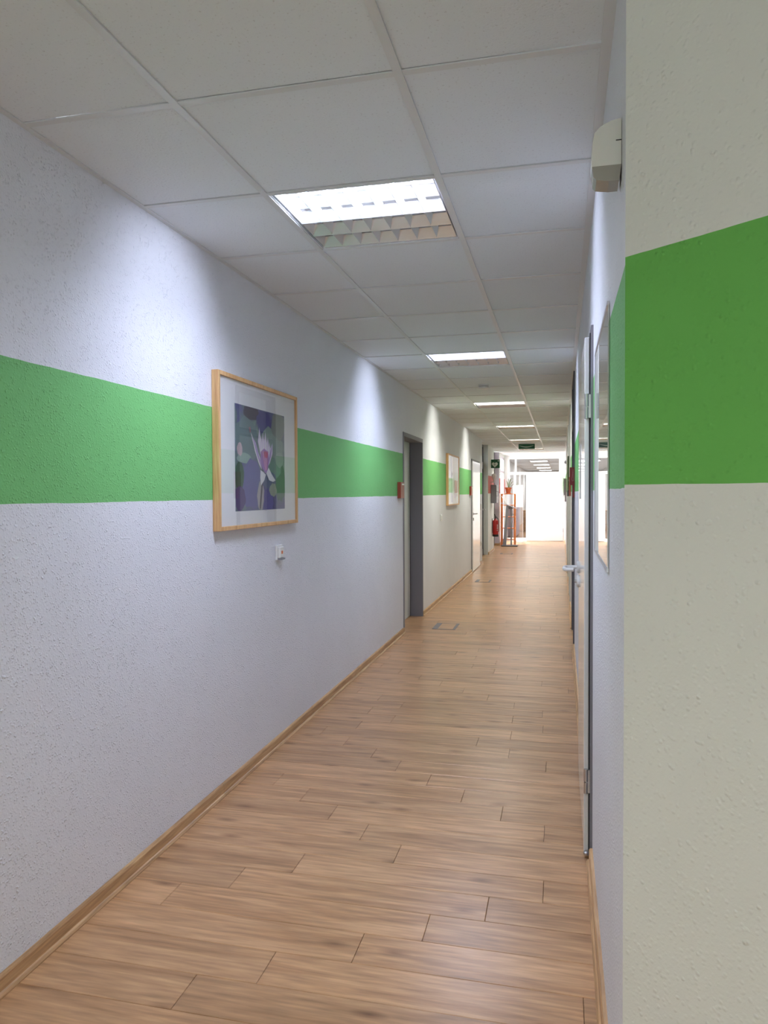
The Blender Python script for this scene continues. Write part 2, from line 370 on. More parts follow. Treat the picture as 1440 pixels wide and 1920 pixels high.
# ceiling -----------------------------------------------------------------
ce = MB().box(-2.2, 2.0, YB - .2, YE, CE + .2, CE + .3).build('ceiling', 'housing', kind='structure')
rows = range(-9, 29)
LIT = [r_ for r_ in rows if (r_ - 1) % 5 == 0]
RW = .012
xr_edge = .085
for r_ in rows:
    y0, y1 = Z0 + r_ * T, Z0 + (r_ + 1) * T
    if y0 > 20.1: break
    y1 = min(y1, 20.2)
    xl = XL - .03 if y0 < 15.2 else -2.0
    xo = .16
    if y0 < 1.51: xo = ex + .15
    cols = [(xl, GX1), (GX1, GX2), (GX2, XR + .03)] + ([(XR + .03, .9), (.9, xo)] if xo > .2 else [])
    for ci, (a, c) in enumerate(cols):
        if ci == 1 and r_ in LIT: continue
        e_ = .002
        MB().cbox(a + e_, c - e_, y0 + .0135, y1 - .0128, CE + .001, CE + .016, .0015).build('ceiling_tile', 'tile', ce)
    # cross rail: hairline shadow gap edge, slim
    b = MB(); b.box(xl, xo, y0 - .0115, y0 + .0115, CE - .003, CE + .0008)
    b.build('ceiling_rail', 'rail', ce)
for gx in (GX1, GX2):
    MB().box(gx - RW, gx + RW, YB, 20.2, CE - .0045, CE + .0004).build('ceiling_rail', 'rail', ce)
MB().box(XL, XL + .019, YB, 15.15, CE - .004, CE + .0005).build('wall_angle', 'rail', ce)
MB().box(XR - .026, XR, 1.5, 20.2, CE - .004, CE + .0005).build('wall_angle', 'rail', ce)
MB().box(-2.75, XR + .02, 20.2, YE, CE - .005, CE + .02).build('plaster_soffit', 'white_paint', ce)

# skirtings -----------------------------------------------------------------
def skirting(name, segs, xw, sgn):
    b = MB()
    for a, c in segs:
        p = [(0, 0), (.024, 0), (.024, .004), (.019, .011), (.014, .014), (.0135, .050), (.010, .056), (0, .057)]
        b.prism([(xw + sgn * q[0], q[1]) for q in p], 'y', a, c)
    b.build(name, 'skirt', kind='structure')
skirting('baseboard_left', [(YB, 3.2), (3.201, 7.385), (8.445, 13.25), (14.6, 15.15)], XL, 1)
skirting('baseboard_left_far', [(17.15, 18.64), (20.27, 20.7)], XL2, 1)
skirting('baseboard_right', [(1.52, 2.93), (4.0, 6.9), (7.98, 9.58), (10.66, 12.45), (13.54, YE)], XR, -1)
b = MB(); b.box(-1.76, XL2 + .024, 20.24, 20.255, 0, .057); b.box(-1.74, XL2 + .024, 17.135, 17.15, 0, .057); b.build('baseboard_niche', 'skirt', kind='structure')
b = MB()
b.prism([(XR + .01, 1.503), (XR + DX * LD, 1.51 + DY * LD), (XR + DX * LD - .016 * nx, 1.51 + DY * LD - .016 * ny), (XR - .012, 1.503 - .008)], 'z', 0, .057)
b.build('baseboard_diagonal', 'skirt', kind='structure')

# ------------------------------------------------------------------ doors
# left door 1: deep grey steel lining, recessed leaf
d = struct_root('door_1', (XL, 7.9, 0))
b = MB()
ya, yb, zt = 7.385, 8.445, 2.042
b.box(-1.72, XL + .008, ya, ya + .028, 0, zt); b.box(-1.72, XL + .008, yb - .012, yb, 0, zt); b.box(-1.72, XL + .008, ya, yb, zt - .03, zt)
b.box(XL, XL + .008, ya - .012, ya, 0, zt + .012); b.box(XL, XL + .008, yb, yb + .012, 0, zt + .012); b.box(XL, XL + .008, ya, yb, zt, zt + .012)
b.build('door_frame', 'steel_grey', d)
MB().cbox(-1.745, -1.705, ya + .028, yb - .012, .006, zt - .03, .002).build('door_leaf', 'leafedge', d)
MB().box(-1.72, -1.703, yb - .03, yb - .012, 0, zt - .03).build('seal', 'seal', d)
h = MB().lathe([(.025, 0), (.025, .008)], (-1.705, 7.55, 1.05), 16, 'x').tube([(-1.7, 7.55, 1.05), (-1.655, 7.55, 1.05), (-1.65, 7.56, 1.05), (-1.65, 7.67, 1.05)], .01).build('door_handle', 'white', d, True)
# left door 2: near-flush white leaf
d = struct_root('door_2', (XL, 13.9, 0))
ya, yb, zt = 13.25, 14.55, 2.04
b = MB(); b.box(XL - .1, XL + .012, ya, ya + .05, 0, zt); b.box(XL - .1, XL + .012, yb - .05, yb, 0, zt); b.box(XL - .1, XL + .012, ya, yb, zt - .04, zt)
b.build('door_frame', 'steel_grey', d)
MB().cbox(XL - .03, XL + .026, ya + .045, yb - .045, .008, zt - .035, .003).build('door_leaf', 'leaf', d)
b = MB(); hy = ya + .11
b.lathe([(.024, 0), (.024, .008)], (XL + .026, hy, 1.05), 16, 'x').tube([(XL + .03, hy, 1.05), (XL + .075, hy, 1.05), (XL + .085, hy + .012, 1.05), (XL + .085, hy + .13, 1.05), (XL + .06, hy + .14, 1.05)], .009)
b.build('door_handle', 'chrome', d, True)
MB().lathe([(.026, 0), (.026, .01), (.012, .012)], (XL + .026, hy, .955), 16, 'x').build('lock_rosette', 'chrome', d, True)
# left niche: glazed door set back
def glazed(name, y0, y1, x, m, pm, side=1, tr=2.06):
    d = struct_root(name, (x, (y0 + y1) / 2, 0)); b = MB(); t = .05
    b.box(x - t, x, y0, y0 + .05, 0, CE); b.box(x - t, x, y1 - .05, y1, 0, CE)
    b.box(x - t, x, y0, y1, CE - .05, CE); b.box(x - t, x, y0, y1, tr, tr + .07)
    b.build('door_frame', m, d)
    b = MB(); q = .09; a, c = y0 + .055, y1 - .055
    b.box(x - t + .005, x + .006, a, a + q, .01, tr); b.box(x - t + .005, x + .006, c - q, c, .01, tr); b.box(x - t + .005, x + .006, a, c, .01, .14); b.box(x - t + .005, x + .006, a, c, tr - q, tr)
    b.build('door_leaf', m, d)
    b = MB(); b.box(x - .028, x - .022, a + q, c - q, .14, tr - q); b.box(x - .028, x - .022, y0 + .05, y1 - .05, tr + .07, CE - .05); b.build('glass_pane', pm, d)
    return d
d = glazed('door_3', 15.15, 17.15, -1.74, 'steel_dark', 'darkglass')
b = MB(); b.lathe([(.02, 0), (.02, .01)], (-1.734, 16.9, 1.05), 14, 'x').tube([(-1.73, 16.9, 1.05), (-1.67, 16.9, 1.05), (-1.67, 16.78, 1.05)], .01); b.build('door_handle', 'chrome', d, True)
MB().box(-1.79, XL2, 17.13, 17.152, .0, CE).build('niche_jamb', 'leafedge', d)
MB().box(-1.79, XL2 + .0005, 20.255, 20.2705, .057, CE).build('niche_jamb', 'lilac', struct_root('trim_1', (XL2, 20.26, 0)))
d = struct_root('door_4', (-1.76, 19.45, 0))
b = MB(); b.box(-1.80, -1.755, 18.64, 18.7, 0, CE); b.box(-1.80, -1.755, 20.20, 20.27, 0, CE); b.box(-1.80, -1.755, 18.64, 20.27, 2.05, 2.12); b.build('door_frame', 'steel_dark', d)
MB().cbox(-1.80, -1.762, 18.7, 20.2, .008, 2.05, .003).build('door_leaf', 'leaf', d)
MB().box(-1.80, -1.765, 18.7, 20.2, 2.12, CE).build('transom_panel', 'leaf', d)
# right door 1: rebated white leaf seen along its face
d = struct_root('door_5', (XR, 3.46, 0))
b = MB(); ya, yb, zt = 2.975, 3.945, 2.05
b.box(XR - .009, XR + .1, ya - .022, ya + .028, 0, zt + .02); b.box(XR - .009, XR + .1, yb - .028, yb + .022, 0, zt + .02); b.box(XR - .009, XR + .1, ya, yb, zt - .03, zt + .02)
b.build('door_frame', 'steel_grey', d)
MB().box(XR - .0125, XR - .004, ya + .006, ya + .03, .006, zt - .005).build('seal', 'seal', d)
b = MB(); b.cbox(.0885, .1065, ya + .012, yb - .008, .008, 2.03, .0022); b.box(.1065, .135, ya + .03, yb - .03, .008, 2.01)
b.build('door_leaf', 'leaf', d)
for z0_ in (1.715, .25):
    b = MB(); b.tube([(.096, ya + .004, z0_), (.096, ya + .004, z0_ + .044)], .0085, 12); b.tube([(.0965, ya + .004, z0_ + .047), (.0965, ya + .004, z0_ + .096)], .009, 12); b.box(.096, .113, ya - .001, ya + .008, z0_ + .003, z0_ + .093)
    b.build('hinge', 'chrome', d, True)
b = MB(); hy = 3.83
b.lathe([(.031, 0), (.031, -.007), (.026, -.012)], (.0885, hy, 1.055), 20, 'x')
arc = [(.08, hy, 1.055), (.042, hy, 1.055), (.026, hy - .005, 1.055), (.018, hy - .018, 1.055), (.016, hy - .04, 1.055), (.016, hy - .10, 1.055), (.02, hy - .118, 1.055), (.032, hy - .128, 1.055), (.06, hy - .13, 1.055)]
b.tube(arc, .0095, 12)
b.build('door_handle', 'white', d, True, label='white nylon return lever')
lo = MB().lathe([(.031, 0), (.031, -.007), (.026, -.012)], (.0885, hy, .985), 20, 'x').build('lock_rosette', 'white', d, True)
MB().tube([(.077, hy, .985), (.066, hy, .985)], .009, 10).build('lock_cylinder', 'chrome', lo, True)
MB().lathe([(.004, 0), (.012, .001), (.012, .009), (.007, .014)], (.0985, 2.97, .012), 12).build('floor_pivot', 'chrome', d, True)
# white-bordered paper strips taped on the leaf
MB().box(.0868, .0884, 3.5, 3.72, 1.40, 1.65).build('taped_sheet', 'alu', d)
# right doors further down
for i, (a, c) in enumerate(DR):
    d = struct_root('door_%d' % (6 + i), (XR, (a + c) / 2, 0)); fx = XR - (.012, .014, .016)[i]
    b = MB(); b.box(fx, XR + .12, a - .03, a + .035, 0, CE); b.box(fx, XR + .12, c - .035, c + .03, 0, CE); b.box(fx, XR + .12, a, c, 2.05, 2.11); b.box(fx, XR + .12, a, c, CE - .04, CE)
    b.build('door_frame', ('steel_dark', 'leafedge', 'leafedge')[i], d)
    MB().cbox(XR + .075, XR + .115, a + .035, c - .035, .008, 2.045, .003).build('door_leaf', 'leaf', d)
    MB().box(XR + .08, XR + .10, a + .035, c - .035, 2.11, CE - .04).build('transom_panel', 'leafedge', d)
    b = MB(); hy = c - .12; b.lathe([(.026, 0), (.026, -.012)], (XR + .075, hy, 1.05), 16, 'x').tube([(XR + .065, hy, 1.05), (XR + .024, hy, 1.05), (XR + .02, hy - .11, 1.05), (XR + .05, hy - .12, 1.05)], .009)
    b.build('door_handle', 'white', d, True)

# far window (left, daylight) and end partition
d = struct_root('window_1', (XL2, 21.4, 0)); b = MB()
for a, c in ((20.72, 20.79), (21.39, 21.45), (22.05, 22.12)): b.box(-1.74, XL2 - .01, a, c, 0, 2.46)
for z0_, z1 in ((0, .08), (2.0, 2.06), (2.39, 2.46)): b.box(-1.74, XL2 - .01, 20.72, 22.12, z0_, z1)
b.build('window_frame', 'lilac', d)
b = MB(); b.box(-1.70, -1.694, 20.79, 21.39, .08, 2.39); b.box(-1.70, -1.694, 21.45, 22.05, .08, 2.39); b.build('window_pane', 'glass', d)

d = struct_root('window_2', (-.75, YE, 0)); b = MB(); y0, y1 = YE, YE + .07
b.box(-1.80, .14, y0 - .002, y1, 2.42, CE + .05); b.box(-1.80, -1.49, y0, y1, 1.96, 2.42); b.box(-.06, .14, y0, y1, 2.04, 2.42); b.box(-1.49, .14, y0 + .002, y1, 1.96, 2.04)
b.box(-1.80, -1.56, y0, y1, 0, 1.96); b.box(-1.36, -1.303, y0, y1, 0, 1.96); b.box(-1.008, -.985, y0, y1, 0, 1.96); b.box(-1.565, -.99, y0 + .002, y1, 0, .09); b.box(.05, .14, y0, y1, 0, 1.96)
b.box(-1.33, -1.28, y0, y1, 2.04, 2.42)
b.build('partition_frame', 'white_paint', d)
for a, c, z0_, z1 in ((-1.49, -1.33, 2.04, 2.42), (-1.28, -.06, 2.04, 2.42), (-1.56, -1.36, .09, 1.96), (-1.303, -1.008, .09, 1.96)):
    MB().box(a, c, y0 + .03, y0 + .036, z0_, z1).build('glass_pane', 'glass', d)
d = struct_root('door_9', (-.47, YE, 0))
MB().cbox(-.983, .05, YE - .018, YE + .04, .012, 2.03, .003).build('door_leaf', 'leaf', d)
b = MB(); b.lathe([(.018, 0), (.018, -.006), (.008, -.012)], (-.905, YE - .018, 1.0), 14, 'y'); b.build('lock_cylinder', 'grey', d, True)
for z0_ in (1.62, .27): MB().tube([(.052, YE - .024, z0_), (.052, YE - .024, z0_ + .1)], .011, 8).build('hinge', 'chrome', d, True)

# corridor beyond the partition
b = MB(); b.box(-1.95, -1.75, YE + .07, YF, 0, CE); b.box(.16, .36, YE + .07, YF, 0, CE); b.box(-1.95, .36, YF - .15, YF, 0, CE); b.build('wall_beyond', 'plain', kind='structure')
c2 = MB().box(-1.95, .36, YE + .07, YF, CE, CE + .1).build('ceiling_beyond', 'tile', kind='structure')
for gx in (GX1, GX2): MB().box(gx - RW, gx + RW, YE + .1, YF - .2, CE - .005, CE).build('ceiling_rail', 'rail', c2)

# ------------------------------------------------------------------ ceiling lights
M['tube_cool'] = emis('tube_cool', (.80, .85, 1.0), 8)
M['tube_neutral'] = emis('tube_neutral', (1.0, 1.0, .93), 8)
M['tube_off'] = mat('unlit_tube', (.75, .75, .75), .3)
ordn = {-9: None, -4: None}
def light(r_, y0, label, tube, simple=False, z=CE, energy=True):
    x0, x1 = GX1 + .012, GX2 - .012; y0 += .012; y1 = y0 + T - .024
    t = thing('ceiling_light', ((x0 + x1) / 2, (y0 + y1) / 2, z), label, 'ceiling light', 'square recessed louvre lights in a line down the corridor')
    zt = z + .085
    b = MB(); w_ = .004
    b.box(x0, x1, y0, y1, zt, zt + .01); b.box(x0, x0 + w_, y0, y1, z, zt); b.box(x1 - w_, x1, y0, y1, z, zt); b.box(x0, x1, y0, y0 + w_, z, zt); b.box(x0, x1, y1 - w_, y1, z, zt)
    b.build('housing', 'reflector', t)
    n = 4; ins = .012; ya, yb = y0 + ins, y1 - ins; xa, xb = x0 + ins, x1 - ins; rw = (yb - ya) / n
    zb = z + .002; bh = .042
    for i in range(n + 1):
        yc = ya + i * rw; wt, wb = .021, .0012
        if i == 0: pr = [(yc, zb), (yc + wb, zb), (yc + wt, zb + bh), (yc, zb + bh)]
        elif i == n: pr = [(yc, zb), (yc, zb + bh), (yc - wt, zb + bh), (yc - wb, zb)]
        else: pr = [(yc - wb, zb), (yc + wb, zb), (yc + wt * .45, zb + bh * .4), (yc + wt, zb + bh), (yc - wt, zb + bh), (yc - wt * .45, zb + bh * .4)]
        MB().prism(pr, 'x', xa, xb).build('louvre_blade', 'louvre', t)
    nc = 7; cw = (xb - xa) / nc
    for i in range(n):
        a, c = ya + i * rw, ya + (i + 1) * rw
        for k in range(nc + 1):
            xc = xa + k * cw; e = .001
            s_ = 1 if 0 < k < nc else 0
            # wedge: thin at the bottom edge, wider above
            lo_, hi_ = (xc - e, xc + e), (xc - (.013 if k > 0 else 0), xc + (.013 if k < nc else 0))
            pr = [(lo_[0], zb + .003), (lo_[1], zb + .003), (hi_[1], zb + bh), (hi_[0], zb + bh)]
            MB().prism(pr, 'y', a + .001, c - .001).build('louvre_fin', 'louvre', t)
        yc = (a + c) / 2
        MB().tube([(xa + .01, yc, z + .056), (xb - .01, yc, z + .056)], .011, 10, True).build('fluorescent_tube', tube if i < 2 else 'tube_off', t, True)
        if i < 2:
            a_ = area('lamp_strip', (0, 0, 0), (0, 0, -1), xb - xa - .02, rw * .6, LAMP, LCOL[tube]); a_.location = Vector((0, yc, z + .040)) - Vector((0, t.location.y, z)); a_.parent = t; a_.rotation_euler = (0, 0, 0)
    for sg in (-1, 1):  # added spots that throw a bright scallop onto either wall
        sl = bpy.data.lights.new('scallop_spot', 'SPOT'); sl.energy = SCALLOP; sl.color = LCOL[tube]; sl.spot_size = math.radians(84); sl.spot_blend = 1; sl.shadow_soft_size = .03
        so = bpy.data.objects.new('scallop_spot', sl); COL.objects.link(so); so.parent = t; so.location = (sg * .12, -.16, -.005)
        so.rotation_euler = Vector((sg, 0, -.62)).to_track_quat('-Z', 'Y').to_euler()
    return t
LCOL = {'tube_cool': (.70, .77, 1.0), 'tube_neutral': (1.0, .98, .86)}
names = {0: 'nearest recessed ceiling light with its louvre cells clearly visible', 1: 'second recessed ceiling light, between the large picture and the smoke detector',
         2: 'third recessed ceiling light, first one beyond the smoke detector', 3: 'fourth recessed ceiling light, second beyond the smoke detector',
         4: 'fifth recessed ceiling light, just before the green exit sign', 5: 'farthest recessed ceiling light of this corridor, partly behind the green exit sign'}
for r_ in LIT:
    n = (r_ - 1) // 5; y0 = Z0 + r_ * T
    if n > 5 or n < -1: continue
    light(r_, y0, names.get(n, 'added recessed ceiling light in the lobby, unseen behind the viewer, filling the near walls'), 'tube_cool' if n in (0, 1) else 'tube_neutral')  # default label: unseen fixture added as fill for the near walls
# lights in the corridor beyond the glass: slim surface boxes
M['diffuser'] = emis('diffuser', (1, 1, 1), 5)
bl = ['nearest', 'second', 'third', 'farthest']
for i in range(4):
    y0 = (25.6, 29.0, 32.6, 36.4)[i]
    t = thing('ceiling_light', ((GX1 + GX2) / 2, y0 + .3, CE), '%s of the four ceiling lights seen through the transom glass' % bl[i], 'ceiling light', 'ceiling lights beyond the glass partition')
    MB().box(GX1 + .02, GX2 - .02, y0, y0 + .6, CE - .03, CE).build('housing', 'housing', t)
    MB().box(GX1 + .04, GX2 - .04, y0 + .02, y0 + .58, CE - .036, CE - .03).build('diffuser', 'diffuser', t)
    area('corridor_lamp', (-.75, y0 + .3, CE - .05), (0, 0, -1), .5, .5, 18, (.95, .97, 1))

# smoke detector, exit sign
t = thing('smoke_detector', (-.77, 7.62, CE), 'round white smoke detector on the ceiling between the second and third lights', 'smoke detector')
MB().lathe([(.055, 0), (.055, -.012), (.048, -.014)], (-.77, 7.62, CE), 24).build('base', 'white', t, True)
MB().lathe([(.050, -.014), (.050, -.018)], (-.77, 7.62, CE), 24).build('sensor_slot', 'black', t, True)
MB().lathe([(.054, -.018), (.052, -.036), (.034, -.044), (.004, -.046)], (-.77, 7.62, CE), 24).build('cover', 'white', t, True)
t = thing('exit_sign', (-.755, 17, CE), 'green exit sign with curved white mark hanging across the far ceiling', 'exit sign')
MB().cbox(-.935, -.575, 16.985, 17.015, 2.412, 2.525, .003).build('sign_panel', 'aedgreen', t)
b = MB()
pts = [(-.915 + .31 * k / 12, 2.487 - .032 * math.sin(math.pi * k / 12)) for k in range(13)]
for k in range(12):
    (xa, za), (xb, zb) = pts[k], pts[k + 1]; hh = .006 + .010 * math.sin(math.pi * (k + .5) / 12)
    b.add([(xa, 16.9835, za - hh * .5), (xb, 16.9835, zb - hh * .5), (xb, 16.9835, zb + hh * .5), (xa, 16.9835, za + hh * .5)], [(0, 1, 2, 3)])
b.build('curved_mark', 'signwhite', t)  # plain white arc laid across the panel
MB().box(-.76, -.75, 16.995, 17.005, 2.52, CE).build('bracket', 'grey', t)

# ------------------------------------------------------------------ pictures
def picture(y0, y1, z0, z1, dep, label, fw_=.02, gl='glass'):
    t = thing('framed_picture', (XL, (y0 + y1) / 2, z0), label, 'picture')
    xf = XL + dep
    for (a, c, e, g) in ((y0, y0 + fw_, z0, z1), (y1 - fw_, y1, z0, z1), (y0 + fw_, y1 - fw_, z0, z0 + fw_), (y0 + fw_, y1 - fw_, z1 - fw_, z1)):
        MB().cbox(XL + .001, xf, a, c, e, g, .0015).build('frame_side', 'frame', t)
    MB().box(XL + .005, xf - .012, y0 + fw_, y1 - fw_, z0 + fw_, z1 - fw_).build('mount', 'paper', t)
    MB().box(xf - .006, xf - .004, y0 + fw_, y1 - fw_, z0 + fw_, z1 - fw_).build('glass', gl, t)
    return t, xf - .012
t, xm = picture(3.14, 4.185, 1.257, 2.003, .036, 'large light-wood framed water lily print on the left wall')
PY0, PY1, PZ0, PZ1 = 3.335, 3.995, 1.345, 1.872
def P(u, v): return (PY0 + u * (PY1 - PY0), PZ0 + (1 - v) * (PZ1 - PZ0))
pr = MB().use('pond'); pr.box(xm, xm + .0008, PY0, PY1, PZ0, PZ1)
lay = [0.0012]
def shape(pts, col, mb=pr, PP=P):
    key = 'c%02x%02x%02x' % col
    col = [min(240, c * 1.14 + 8) for c in col]
    if key not in M: M[key] = mat('print_ink_' + key, s2l(*col), .6)
    mb.use(key); x = xm + lay[0]; lay[0] += .00006
    mb.add([(x, *PP(u, v)) for u, v in pts], [list(range(len(pts)))])
def blob(u, v, ru, rv, col, n=18, jit=.12, mb=pr, PP=P):
    shape([(min(1, max(0, u + ru * math.cos(2 * math.pi * k / n) * (1 + random.uniform(-jit, jit)))), min(1, max(0, v + rv * math.sin(2 * math.pi * k / n) * (1 + random.uniform(-jit, jit))))) for k in range(n)], col, mb, PP)
blob(.2, .33, .25, .22, (98, 116, 118)); blob(.3, .05, .16, .07, (62, 52, 68)); blob(.55, .12, .15, .12, (66, 62, 112)); blob(.68, .38, .28, .22, (116, 134, 124)); blob(.86, .12, .16, .15, (112, 118, 112))
blob(.16, .5, .13, .05, (126, 148, 138)); blob(.3, .75, .2, .24, (92, 90, 136)); blob(.07, .68, .08, .14, (52, 80, 62)); blob(.08, .88, .1, .12, (74, 58, 100)); blob(.9, .72, .12, .2, (66, 96, 78)); blob(.72, .58, .2, .12, (98, 128, 112))
blob(.88, .48, .1, .08, (128, 144, 134)); blob(.08, .42, .05, .06, (168, 150, 154)); blob(.65, .70, .15, .10, (84, 94, 116)); blob(.6, .9, .14, .12, (82, 78, 128)); blob(.47, .86, .07, .14, (152, 146, 146)); blob(.73, .8, .08, .07, (132, 142, 122))
shape([(.44, .98), (.49, .7), (.52, .7), (.47, .99)], (82, 78, 84))                      # stem
pet = (196, 186, 206); pet2 = (214, 206, 216); vio = (148, 118, 168)
shape([(.28, .24), (.36, .33), (.46, .48), (.50, .60), (.44, .55), (.36, .42)], pet2); shape([(.30, .27), (.40, .46), (.50, .60), (.46, .50), (.38, .34)], (158, 138, 178))
for (u, v, wd) in ((.45, .18, .03), (.52, .22, .035), (.57, .21, .035), (.62, .26, .035), (.48, .26, .03), (.66, .31, .03)):
    shape([(u, v), (u + wd, v + .12), (.60, .56), (.52, .58), (u - wd, v + .14)], pet)
    shape([(u + .008, v + .06), (u + .018, v + .16), (.57, .54), (.55, .54), (u - .004, v + .16)], pet2)
shape([(.72, .31), (.72, .42), (.66, .52), (.60, .58), (.62, .46), (.67, .38)], pet); shape([(.72, .31), (.68, .46), (.61, .57), (.66, .42)], (150, 134, 172))
shape([(.47, .42), (.54, .38), (.62, .41), (.65, .50), (.60, .62), (.56, .63), (.50, .58), (.46, .50)], vio)
for k in range(7): shape([(.49 + .02 * k, .40 + .01 * (k % 2)), (.505 + .02 * k, .41), (.565 + .006 * k, .60), (.555 + .006 * k, .60)], (188, 152, 184) if k % 2 else (166, 104, 140))
blob(.575, .44, .045, .035, (178, 96, 118), 12, .2)
shape([(.46, .60), (.52, .62), (.57, .645), (.54, .70), (.47, .755), (.455, .68)], pet2); shape([(.58, .63), (.63, .57), (.70, .64), (.78, .70), (.72, .715), (.64, .70)], pet2)
shape([(.24, .20), (.27, .19), (.28, .24), (.26, .25)], (150, 100, 110))
pr.build('print', None, t)
t2, xm = picture(10.27, 11.41, 1.25, 1.985, .036, 'wood framed abstract print in white, grey and red, farther along the left wall', gl='glass_matt')
PY0, PY1, PZ0, PZ1 = 10.30, 11.37, 1.28, 1.955
pr2 = MB().use('paper'); pr2.box(xm, xm + .0008, PY0, PY1, PZ0, PZ1); lay[0] = .0012
sh2 = lambda pts, col: shape(pts, col, pr2, P)
sh2([(.22, 0), (.75, 0), (.72, .18), (.62, .55), (.66, .98), (.36, .98), (.38, .6), (.26, .3)], (206, 202, 216)); sh2([(.24, 0), (.32, 0), (.36, .5), (.42, .98), (.30, .98), (.28, .5)], (164, 162, 176))
sh2([(.3, .3), (.42, .36), (.36, .46), (.28, .42)], (120, 118, 130)); sh2([(.62, .5), (.94, .51), (.90, .78), (.60, .78)], (178, 92, 96)); sh2([(.5, .06), (.7, .08), (.6, .35), (.5, .4)], (222, 220, 226))
sh2([(.12, .48), (.2, .48), (.22, .8), (.14, .75)], (200, 190, 204)); sh2([(.60, .78), (.72, .80), (.70, .9), (.6, .88)], (196, 176, 196)); sh2([(.84, .80), (.88, .80), (.88, .86), (.84, .86)], (214, 90, 96))
pr2.build('print', None, t2)

# wall fittings, left -----------------------------------------------------------
t = thing('light_switch', (XL, 3.945, 1.10), 'white wall switch with small orange button below the water lily picture', 'switch')
MB().cbox(XL + .001, XL + .012, 3.90, 3.985, 1.055, 1.14, .003).build('cover_plate', 'white', t)
MB().cbox(XL + .010, XL + .026, 3.912, 3.974, 1.066, 1.130, .004).build('rocker', 'white', t)
MB().box(XL + .026, XL + .028, 3.935, 3.952, 1.09, 1.107).build('button', 'orangebtn', t)
MB().box(XL + .010, XL + .034, 3.915, 3.972, 1.057, 1.066).build('lower_lip', 'grey', t)
t = thing('light_switch', (XL, 9.79, 1.105), 'white round-edged wall switch below and before the abstract picture', 'switch')
MB().cbox(XL + .001, XL + .012, 9.74, 9.83, 1.055, 1.145, .004).build('cover_plate', 'white', t)
MB().cbox(XL + .010, XL + .022, 9.755, 9.815, 1.07, 1.13, .004).build('rocker', 'white', t)
t = thing('light_switch', (XL, 14.84, 1.15), 'white wall switch just beyond the flush white left door', 'switch')
MB().cbox(XL + .001, XL + .012, 14.79, 14.88, 1.08, 1.22, .004).build('cover_plate', 'white', t)
MB().cbox(XL + .010, XL + .02, 14.805, 14.865, 1.10, 1.2, .003).build('rocker', 'white', t)
t = thing('power_socket', (XL, 14.86, .4), 'white power socket low on the wall beyond the flush white left door', 'socket')
MB().cbox(XL + .001, XL + .011, 14.81, 14.9, .37, .46, .003).build('cover_plate', 'white', t)
MB().lathe([(.021, 0), (.021, .006), (.018, .006), (.018, .001)], (XL + .011, 14.855, .415), 18, 'x').build('socket_well', 'cream', t, True)
for (y, z, lb) in ((7.19, 1.455, 'red-brown door sign box beside the recessed grey left door'), (13.07, 1.46, 'red-brown door sign box beside the flush white left door')):
    t = thing('door_sign', (XL, y, z), lb, 'sign')
    MB().cbox(XL + .001, XL + .036, y - .085, y + .085, z - .075, z + .085, .003).build('sign_box', 'redbox', t)
    MB().box(XL + .036, XL + .0375, y - .03, y + .07, z + .055, z + .07).build('name_strip', 'label', t)

# floor boxes ----------------------------------------------------------------
for (x0, x1, y0, y1, lb) in ((-1.32, -1.075, 7.66, 8.02, 'nearest steel-edged floor socket box in front of the recessed door'),
                             (-1.345, -1.105, 11.86, 12.2, 'second steel-edged floor socket box, below the abstract picture'),
                             (-1.39, -1.10, 17.38, 17.7, 'farthest steel-edged floor socket box before the lectern')):
    t = thing('floor_box', ((x0 + x1) / 2, (y0 + y1) / 2, 0), lb, 'floor box')
    b = MB(); w_ = .012
    b.box(x0, x1, y0, y0 + w_, 0, .003); b.box(x0, x1, y1 - w_, y1, 0, .003); b.box(x0, x0 + w_, y0, y1, 0, .003); b.box(x1 - w_, x1, y0, y1, 0, .003)
    b.build('frame', 'steel_grey', t)
    MB().box(x0 + w_, x0 + .055, y0 + w_, y1 - w_, .0003, .0026).build('cable_flap', 'steel_grey', t)
    MB().box(x1 - .03, x1 - w_, y0 + w_, y1 - w_, .0003, .0026).build('cable_flap', 'steel_grey', t)
    lid = newbm(); plank(lid, x0 + .055, x1 - .03, y0 + w_, y1 - w_, .5)
    me = bpy.data.meshes.new('lid')
    for v in lid.verts: v.co.z += .002 if v.co.z > -.005 else .0095
    for v in lid.verts: v.co.x -= t.location.x; v.co.y -= t.location.y
    bmesh.ops.recalc_face_normals(lid, faces=lid.faces); lid.to_mesh(me); lid.free(); me.materials.append(M['floor'])
    o = bpy.data.objects.new('lid', me); COL.objects.link(o); o.parent = t

# right wall fittings ------------------------------------------------------------
t = thing('wall_board', (XR, 2.33, 1.235), 'glossy reflecting acrylic notice board on the right wall near the corner', 'board')
MB().cbox(XR - .005, XR - .001, 1.97, 2.62, 1.235, 1.905, .0005).build('board_panel', 'mirror', t)
b = MB(); b.box(XR - .0058, XR - .001, 2.62, 2.72, 1.235, 1.905); b.build('edge_trim', 'alu', t)
b = MB(); b.box(XR - .007, XR - .001, 1.97, 2.70, 1.225, 1.235); b.box(XR - .007, XR - .001, 1.97, 2.70, 1.905, 1.915); b.build('edge_trim', 'alu', t)
t = thing('motion_detector', (XR, 1.63, 2.07), 'white curved motion detector high on the right wall near the ceiling', 'detector')
pf = [(.119, 2.193), (.100, 2.190), (.078, 2.180), (.066, 2.168), (.062, 2.145), (.060, 2.118), (.061, 2.100), (.119, 2.100)]
MB().prism(pf, 'y', 1.60, 1.66).build('housing', 'cream', t)
MB().prism([(.119, 2.100), (.061, 2.100), (.064, 2.078), (.070, 2.072), (.095, 2.068), (.115, 2.068)], 'y', 1.6005, 1.6595).build('lens_window', 'lens', t)
